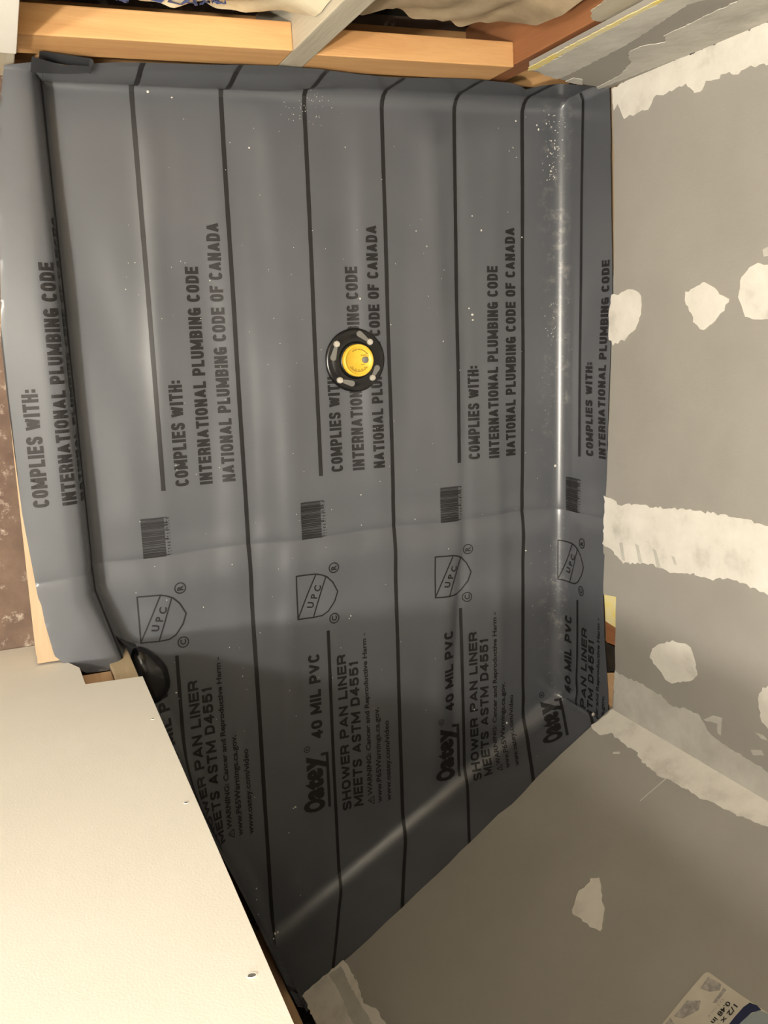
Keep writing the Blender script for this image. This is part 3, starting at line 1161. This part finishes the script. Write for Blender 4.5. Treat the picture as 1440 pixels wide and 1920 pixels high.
# bar code: bars lie across the sheet, digits beside them
BC = Flat()
rb = random.Random(3)
t = -.3835
while t < -.3105:
    wd = rb.choice([.0008, .0012, .0016, .0026])
    s1 = .2405 if rb.random() < .85 else .2470
    BC.quad(.1995, s1, t, t + wd)
    t += wd + rb.choice([.0004, .0005, .0009])
t = -.3815
while t < -.313:
    BC.quad(.2440, .2455 + rb.uniform(0, .003), t, t + .0018)
    BC.quad(.2485, .2500, t + .0006, t + .0020)
    t += .0056
BC.fine()
for k in range(-1, 4):
    for F in LINES_:
        F.place('printed_lettering', k * PER)
    S_.place('certification_mark', k * PER)
    BC.place('bar_code', k * PER)
    if k < 3:
        O.place('printed_wordmark', k * PER)
O.place('printed_wordmark', 3 * PER - .045, .012)

# ---- folds of the sheet at its corners
def ribbon(name, path, tops, bottoms, material, thick=.0012, lean=0.0):
    """vertical strip following a plan path, with given top and bottom heights"""
    bm = bmesh.new()
    n = len(path)
    rows = 5
    grid = []
    for i in range(n):
        col = []
        for j in range(rows):
            z = bottoms[i] + (tops[i] - bottoms[i]) * j / (rows - 1)
            col.append(bm.verts.new((path[i][0], path[i][1] - lean * (1 - j / (rows - 1)), z)))
        grid.append(col)
    for i in range(n - 1):
        for j in range(rows - 1):
            bm.faces.new((grid[i][j], grid[i + 1][j], grid[i + 1][j + 1], grid[i][j + 1]))
    bmesh.ops.solidify(bm, geom=bm.faces[:], thickness=thick)
    return to_liner(obj(name, bm, material, None, False))


path, tops, bots = [], [], []
for k in range(10):
    f = k / 9
    path.append((.086 + f * .082, .4010 - .002 * math.sin(f * math.pi)))
    tops.append(.158 - .030 * f - .006 * math.sin(f * math.pi))
    bots.append(.088 + .018 * f)
for k in range(1, 9):
    a = -math.pi / 2 + math.pi * k / 8
    path.append((.168 + .0055 * math.cos(a), .4065 + .0055 * math.sin(a)))
    tops.append(.127 + .004 * k / 8)
    bots.append(.10)
for k in range(1, 8):
    f = k / 7
    path.append((.168 - f * .07, .4120 + .001 * f))
    tops.append(.131 + .012 * f)
    bots.append(.10)
ribbon('corner_fold', path, tops, bots, M_LINER, lean=.003)

# black glued dam corner by the end of the curb
def blob(name, c, rx, ry, rz, rot, material):
    bm = bmesh.new()
    bmesh.ops.create_uvsphere(bm, u_segments=28, v_segments=16, radius=1)
    for v in bm.verts:
        x, y, z = v.co
        k = 1 - .35 * max(0, y)             # narrower towards the curb
        k2 = 1 + .05 * math.sin(5 * x + 3 * y)
        v.co = Vector((x * rx * k * k2, y * ry, max(z, -.25) * rz))
    bmesh.ops.rotate(bm, verts=bm.verts, cent=(0, 0, 0), matrix=Matrix.Rotation(rot, 3, 'Z'))
    bmesh.ops.translate(bm, verts=bm.verts, vec=c)
    return to_liner(obj(name, bm, material, None, True))


blob('corner_patch', (.186, -.600, .004), .042, .058, .030, .22, M_PATCH)['label'] = 'glossy black glued corner patch'
# fold beside it
pth = [(.133, -.500), (.145, -.517), (.158, -.530), (.172, -.537)]
ribbon('corner_fold', pth, [.040, .046, .042, .030], [.004, .004, .004, .004], M_LINER)
# roofing nails holding the sheet
for p, pl in (((1110, 1336), P_D), ((211, 1227), None)):
    c = pl.w(pl.px(p), -.006) if pl is not None else at_z(p, .07)
    bm = bmesh.new()
    bmesh.ops.create_uvsphere(bm, u_segments=12, v_segments=8, radius=.0042)
    for v in bm.verts:
        v.co.z *= .4
    bmesh.ops.translate(bm, verts=bm.verts, vec=c)
    to_liner(obj('nail_head', bm, M_STEEL, None, True))

# ------------------------------------------------------------------ drain
DC = np.array([.6195, -.0485])
dz = float(sheet(np.array([DC[0]]), np.array([DC[1]]), np.zeros(1))[0][0, 2]) + .0005
drain = empty('shower_drain', (DC[0], DC[1], dz))
tag(drain, 'round black clamping drain with yellow plug in the middle of the liner', 'drain')


def lathe(prof, seg=64, cx=0, cy=0):
    bm = bmesh.new()
    rings = []
    for r, z in prof:
        if r < 1e-6:
            rings.append([bm.verts.new((cx, cy, z))])
        else:
            rings.append([bm.verts.new((cx + r * math.cos(2 * math.pi * k / seg), cy + r * math.sin(2 * math.pi * k / seg), z)) for k in range(seg)])
    for a, b in zip(rings, rings[1:]):
        for k in range(seg):
            k2 = (k + 1) % seg
            if len(a) == 1 and len(b) == 1:
                continue
            if len(a) == 1:
                bm.faces.new((a[0], b[k], b[k2]))
            elif len(b) == 1:
                bm.faces.new((a[k], a[k2], b[0]))
            else:
                bm.faces.new((a[k], a[k2], b[k2], b[k]))
    return bm


RO = .0595
ring_ = obj('clamping_ring', lathe([(RO, 0), (RO, .004), (RO - .0015, .0062), (RO - .005, .0070), (RO - .010, .0066), (RO - .013, .0078), (.041, .0090), (.036, .0095), (.0335, .0090),
                                   (.0325, .006), (.0325, 0)]), M_BLACK, drain, True)
hub = obj('hub', lathe([(.0335, .003), (.0330, .0125), (.0315, .0135), (.0290, .0135), (.0285, .006)]), M_BLACK, drain, True)
cap = obj('plug', lathe([(.0302, .002), (.0302, .0215), (.0292, .0232), (.0262, .0238), (.0256, .0222), (.0250, .0215), (.0, .0215)]), M_CAP, drain, True)


def flat_on(z, F, name, material, parent):
    me = bpy.data.meshes.new(name)
    me.from_pydata([(x, y, z) for x, y in F.v], [], F.f)
    me.update()
    return link(name, me, material, parent)


# moulded / printed marks on the plug
T = Flat()
T.quad(.0035, .0150, .0090, .0100)
T.quad(.0040, .0120, -.0085, -.0075)
for k in range(16):
    a = math.radians(215 + k * 7)
    c = np.array([.0205 * math.cos(a), .0205 * math.sin(a)])
    tdir = np.array([-math.sin(a), math.cos(a)])
    rdir = np.array([math.cos(a), math.sin(a)])
    T.add([c - tdir * .0008 - rdir * .0012, c + tdir * .0008 - rdir * .0012, c + tdir * .0008 + rdir * .0012, c - tdir * .0008 + rdir * .0012], [(0, 1, 2, 3)])
    if k % 3:
        c2 = c * .86
        T.add([c2 - tdir * .0006 - rdir * .001, c2 + tdir * .0006 - rdir * .001, c2 + tdir * .0006 + rdir * .001, c2 - tdir * .0006 + rdir * .001], [(0, 1, 2, 3)])
for k in range(12):
    a = math.radians(35 + k * 8)
    c = np.array([.0205 * math.cos(a), .0205 * math.sin(a)])
    tdir = np.array([-math.sin(a), math.cos(a)])
    rdir = np.array([math.cos(a), math.sin(a)])
    T.add([c - tdir * .0009 - rdir * .0013, c + tdir * .0009 - rdir * .0013, c + tdir * .0009 + rdir * .0013, c - tdir * .0009 + rdir * .0013], [(0, 1, 2, 3)])
flat_on(.0218, T, 'plug_marking', M_INK, cap)
obj('plug_nub', lathe([(.0062, .0214), (.0062, .0236), (.0050, .0245), (0, .0245)], 20, .0125, .0005), M_GREY, cap, True)
obj('plug_rib', box((.0045, .0065, .0214), (.0190, .0085, .0236), .0005), M_CAP, cap)
obj('plug_rib', box((-.016, .0050, .0214), (-.004, .0062, .0230), .0004), M_CAP, cap)
# bolts and keyhole slots
BOLTS = [((672 - 665) , 0)]
for (bpx, slot) in (((632, 645), [(627, 652), (624, 662), (625, 671)]), ((694, 641), [(686, 634), (678, 631), (674, 626)]),
                    ((638, 713), [(648, 716), (656, 721), (660, 719)]), ((699, 708), [(705, 695), (707, 690)])):
    c = at_z(bpx, dz + .011)
    cx, cy = c[0] - DC[0], c[1] - DC[1]
    obj('bolt', lathe([(.0062, .006), (.0062, .0115), (.0052, .0128), (0, .0130)], 8, cx, cy), M_STEEL, drain)
    end = at_z(slot[-1], dz + .009)[:2] - DC
    cl = []
    for c2, r2 in (((cx, cy), .0024), (end, .0056)):
        cl += [Vector((c2[0] + r2 * math.cos(2 * math.pi * k / 16), c2[1] + r2 * math.sin(2 * math.pi * k / 16))) for k in range(16)]
    hull = [cl[i] for i in convex_hull_2d(cl)]
    bm = slab([(q.x, q.y, .0097) for q in hull], (0, 0, 1), .004)
    obj('keyhole_slot', bm, M_GREY, drain)

# ------------------------------------------------------------------ printed sticker on the angled wall
lab = empty('sticker')
c0 = P_D.px((1326, 1822))
ex = P_D.px((1440, 1902)) - c0
ey = P_D.px((1245, 1921)) - c0
ex /= np.linalg.norm(ex)
ey /= np.linalg.norm(ey)


def lab_w(x, y, off):
    q = c0 + ex * x + ey * y
    return P_D.w(q, off)


def lab_poly(name, pts, material, off, thick=.0004):
    return obj(name, slab([lab_w(x, y, off) for x, y in pts], P_D.n, thick), material, lab)


LW, LH = .20, .125
rc = .006
o = lab_poly('paper', [(rc * .3, rc * .3)] + [(rc, 0), (.06, .0005), (.115, -.001), (.16, .0), (LW, 0), (LW, LH), (0, LH), (-.001, .05), (0, rc)], M_PAPER, .003, .0016)
lab_poly('pale_blue_panel', [(.093, .003), (.108, -.0005), (LW, .0), (LW, LH), (.085, LH), (.083, .06), (.086, .02)], M_LBLUE, .0034)
lab_poly('navy_band', [(.078, .002), (.088, -.0005), (.096, .001), (.088, .012), (.085, .03), (.083, .06), (.085, LH), (.077, LH), (.074, .06), (.074, .03), (.075, .012)], M_NAVY, .0038)
lab_poly('grey_print', [(.008, .006), (.030, .004), (.034, .012), (.024, .022), (.010, .026)], M_LGREY, .0034)
lab_poly('grey_print', [(.036, .006), (.041, .006), (.041, .030), (.037, .032)], M_LGREY, .0034)
lab_poly('grey_print', [(.006, .052), (.022, .040), (.028, .052), (.018, .075), (.006, .080)], M_LGREY, .0034)
lab_poly('grey_print', [(.003, .085), (.020, .090), (.018, .12), (.003, .12)], M_LGREY, .0034)


def lab_text(body, x_base, x_cap, y0, y1, bold, material):
    vs, fs = fit_text(body, bold, 0, 1, 0, 1)
    me = bpy.data.meshes.new('lettering')
    me.from_pydata([tuple(lab_w(x_base + (x_cap - x_base) * v[1], y0 + (y1 - y0) * v[0], .0040)) for v in vs], [], fs)
    me.update()
    return link('lettering', me, material, lab)


lab_text('1/2 x 32', .0620, .0690, .016, .066, .02, M_BLACKPRINT)
lab_text('0.48 in x 31', .0520, .0590, .018, .082, .02, M_BLACKPRINT)
lab_text('12.2 mm x', .0440, .0485, .020, .052, .01, M_LGREY)
tag(lab, 'white printed sticker with a dark blue band on the angled grey wall', 'sticker')

# blue lettering on the cream insulation facing
def batt_print(body, x0, x1, z0, z1):
    vs, fs = fit_text(body, .01, x0, x1, z0, z1)
    # rest the print on the facing
    me0 = f1.data
    co = np.array([v.co[:] for v in me0.vertices])
    pts = []
    for x, z in vs:
        k = np.argmin((co[:, 0] - x) ** 2 + (co[:, 2] - z) ** 2)
        pts.append((x, co[k, 1] - .0035, z))
    me = bpy.data.meshes.new('blue_lettering')
    me.from_pydata(pts, [], fs)
    me.update()
    o = link('blue_lettering', me, M_BLUE, b1)
    o.matrix_parent_inverse = Matrix.Translation(b1.location).inverted()


batt_print('FIBER', .150, .215, .236, .272)
batt_print('GLASS', .238, .345, .236, .272)

# ------------------------------------------------------------------ plaster crumbs and dust on the liner
bm = bmesh.new()
rc_ = random.Random(12)
spots = [(277, 172, 2.2), (322, 183, 1.4), (467, 277, 2.2), (1040, 873, 2.8), (985, 1032, 2.2), (978, 445, 1.8), (902, 432, 1.8), (885, 405, 1.8), (455, 1268, 1.8),
         (554, 1341, 1.2), (330, 1298, 1.8), (541, 1560, 1.6), (478, 1495, 1.0), (950, 1355, 2.4), (889, 1330, 1.6), (880, 578, 2.0), (886, 590, 2.4), (887, 600, 2.0),
         (553, 1512, 2.4), (549, 1514, 1.6), (675, 560, 1.6), (733, 609, 1.2), (780, 433, 1.2), (799, 462, 1.4), (829, 640, 1.2), (677, 928, 1.2), (515, 1748, 3.4), (520, 1745, 3.0),
         (508, 1757, 3.0), (512, 1762, 2.6), (480, 1665, 1.6), (478, 1684, 1.4), (474, 1709, 1.2), (563, 1678, 1.2), (1006, 235, 2.), (1009, 243, 2.2), (967, 227, 1.8),
         (962, 277, 1.6), (968, 295, 1.4), (658, 1155, 1.6), (655, 1160, 1.4)]
spots += [(rc_.uniform(230, 1030), rc_.uniform(210, 1450), rc_.uniform(.4, 1.0)) for _ in range(150)]
spots += [(1035 + rc_.gauss(0, 10), rc_.uniform(205, 340), rc_.uniform(.5, 1.7)) for _ in range(70)]
spots += [(1038 + rc_.gauss(0, 8), rc_.uniform(560, 640), rc_.uniform(.4, 1.2)) for _ in range(40)]
spots += [(1035 + rc_.gauss(0, 14), rc_.uniform(640, 1300), rc_.uniform(.3, .8)) for _ in range(60)]
spots += [(575 + rc_.gauss(0, 22), 205 + rc_.gauss(0, 18), rc_.uniform(.4, .9)) for _ in range(50)]
ss, tt, rr_ = [], [], []
for x, y, r in spots:
    q = at_z((x, y))
    ss.append(q[0])
    tt.append(q[1])
    rr_.append(r * .001)
pos, ov = sheet(np.array(ss), np.array(tt), np.full(len(ss), .0009))
for p, r, o_ in zip(pos, rr_, ov):
    if o_ or np.hypot(p[0] - DC[0], p[1] - DC[1]) < .065:
        continue
    g = bmesh.ops.create_icosphere(bm, subdivisions=1, radius=r)
    sc = (rc_.uniform(.7, 1.3), rc_.uniform(.7, 1.3), rc_.uniform(.4, .7))
    for v in g['verts']:
        v.co = Vector((v.co.x * sc[0] * rc_.uniform(.8, 1.2), v.co.y * sc[1] * rc_.uniform(.8, 1.2), v.co.z * sc[2])) + Vector(p)
tag(obj('plaster_crumbs', bm, M_CRUMB), 'scattered white plaster crumbs on the dark liner', 'debris', kind='stuff')
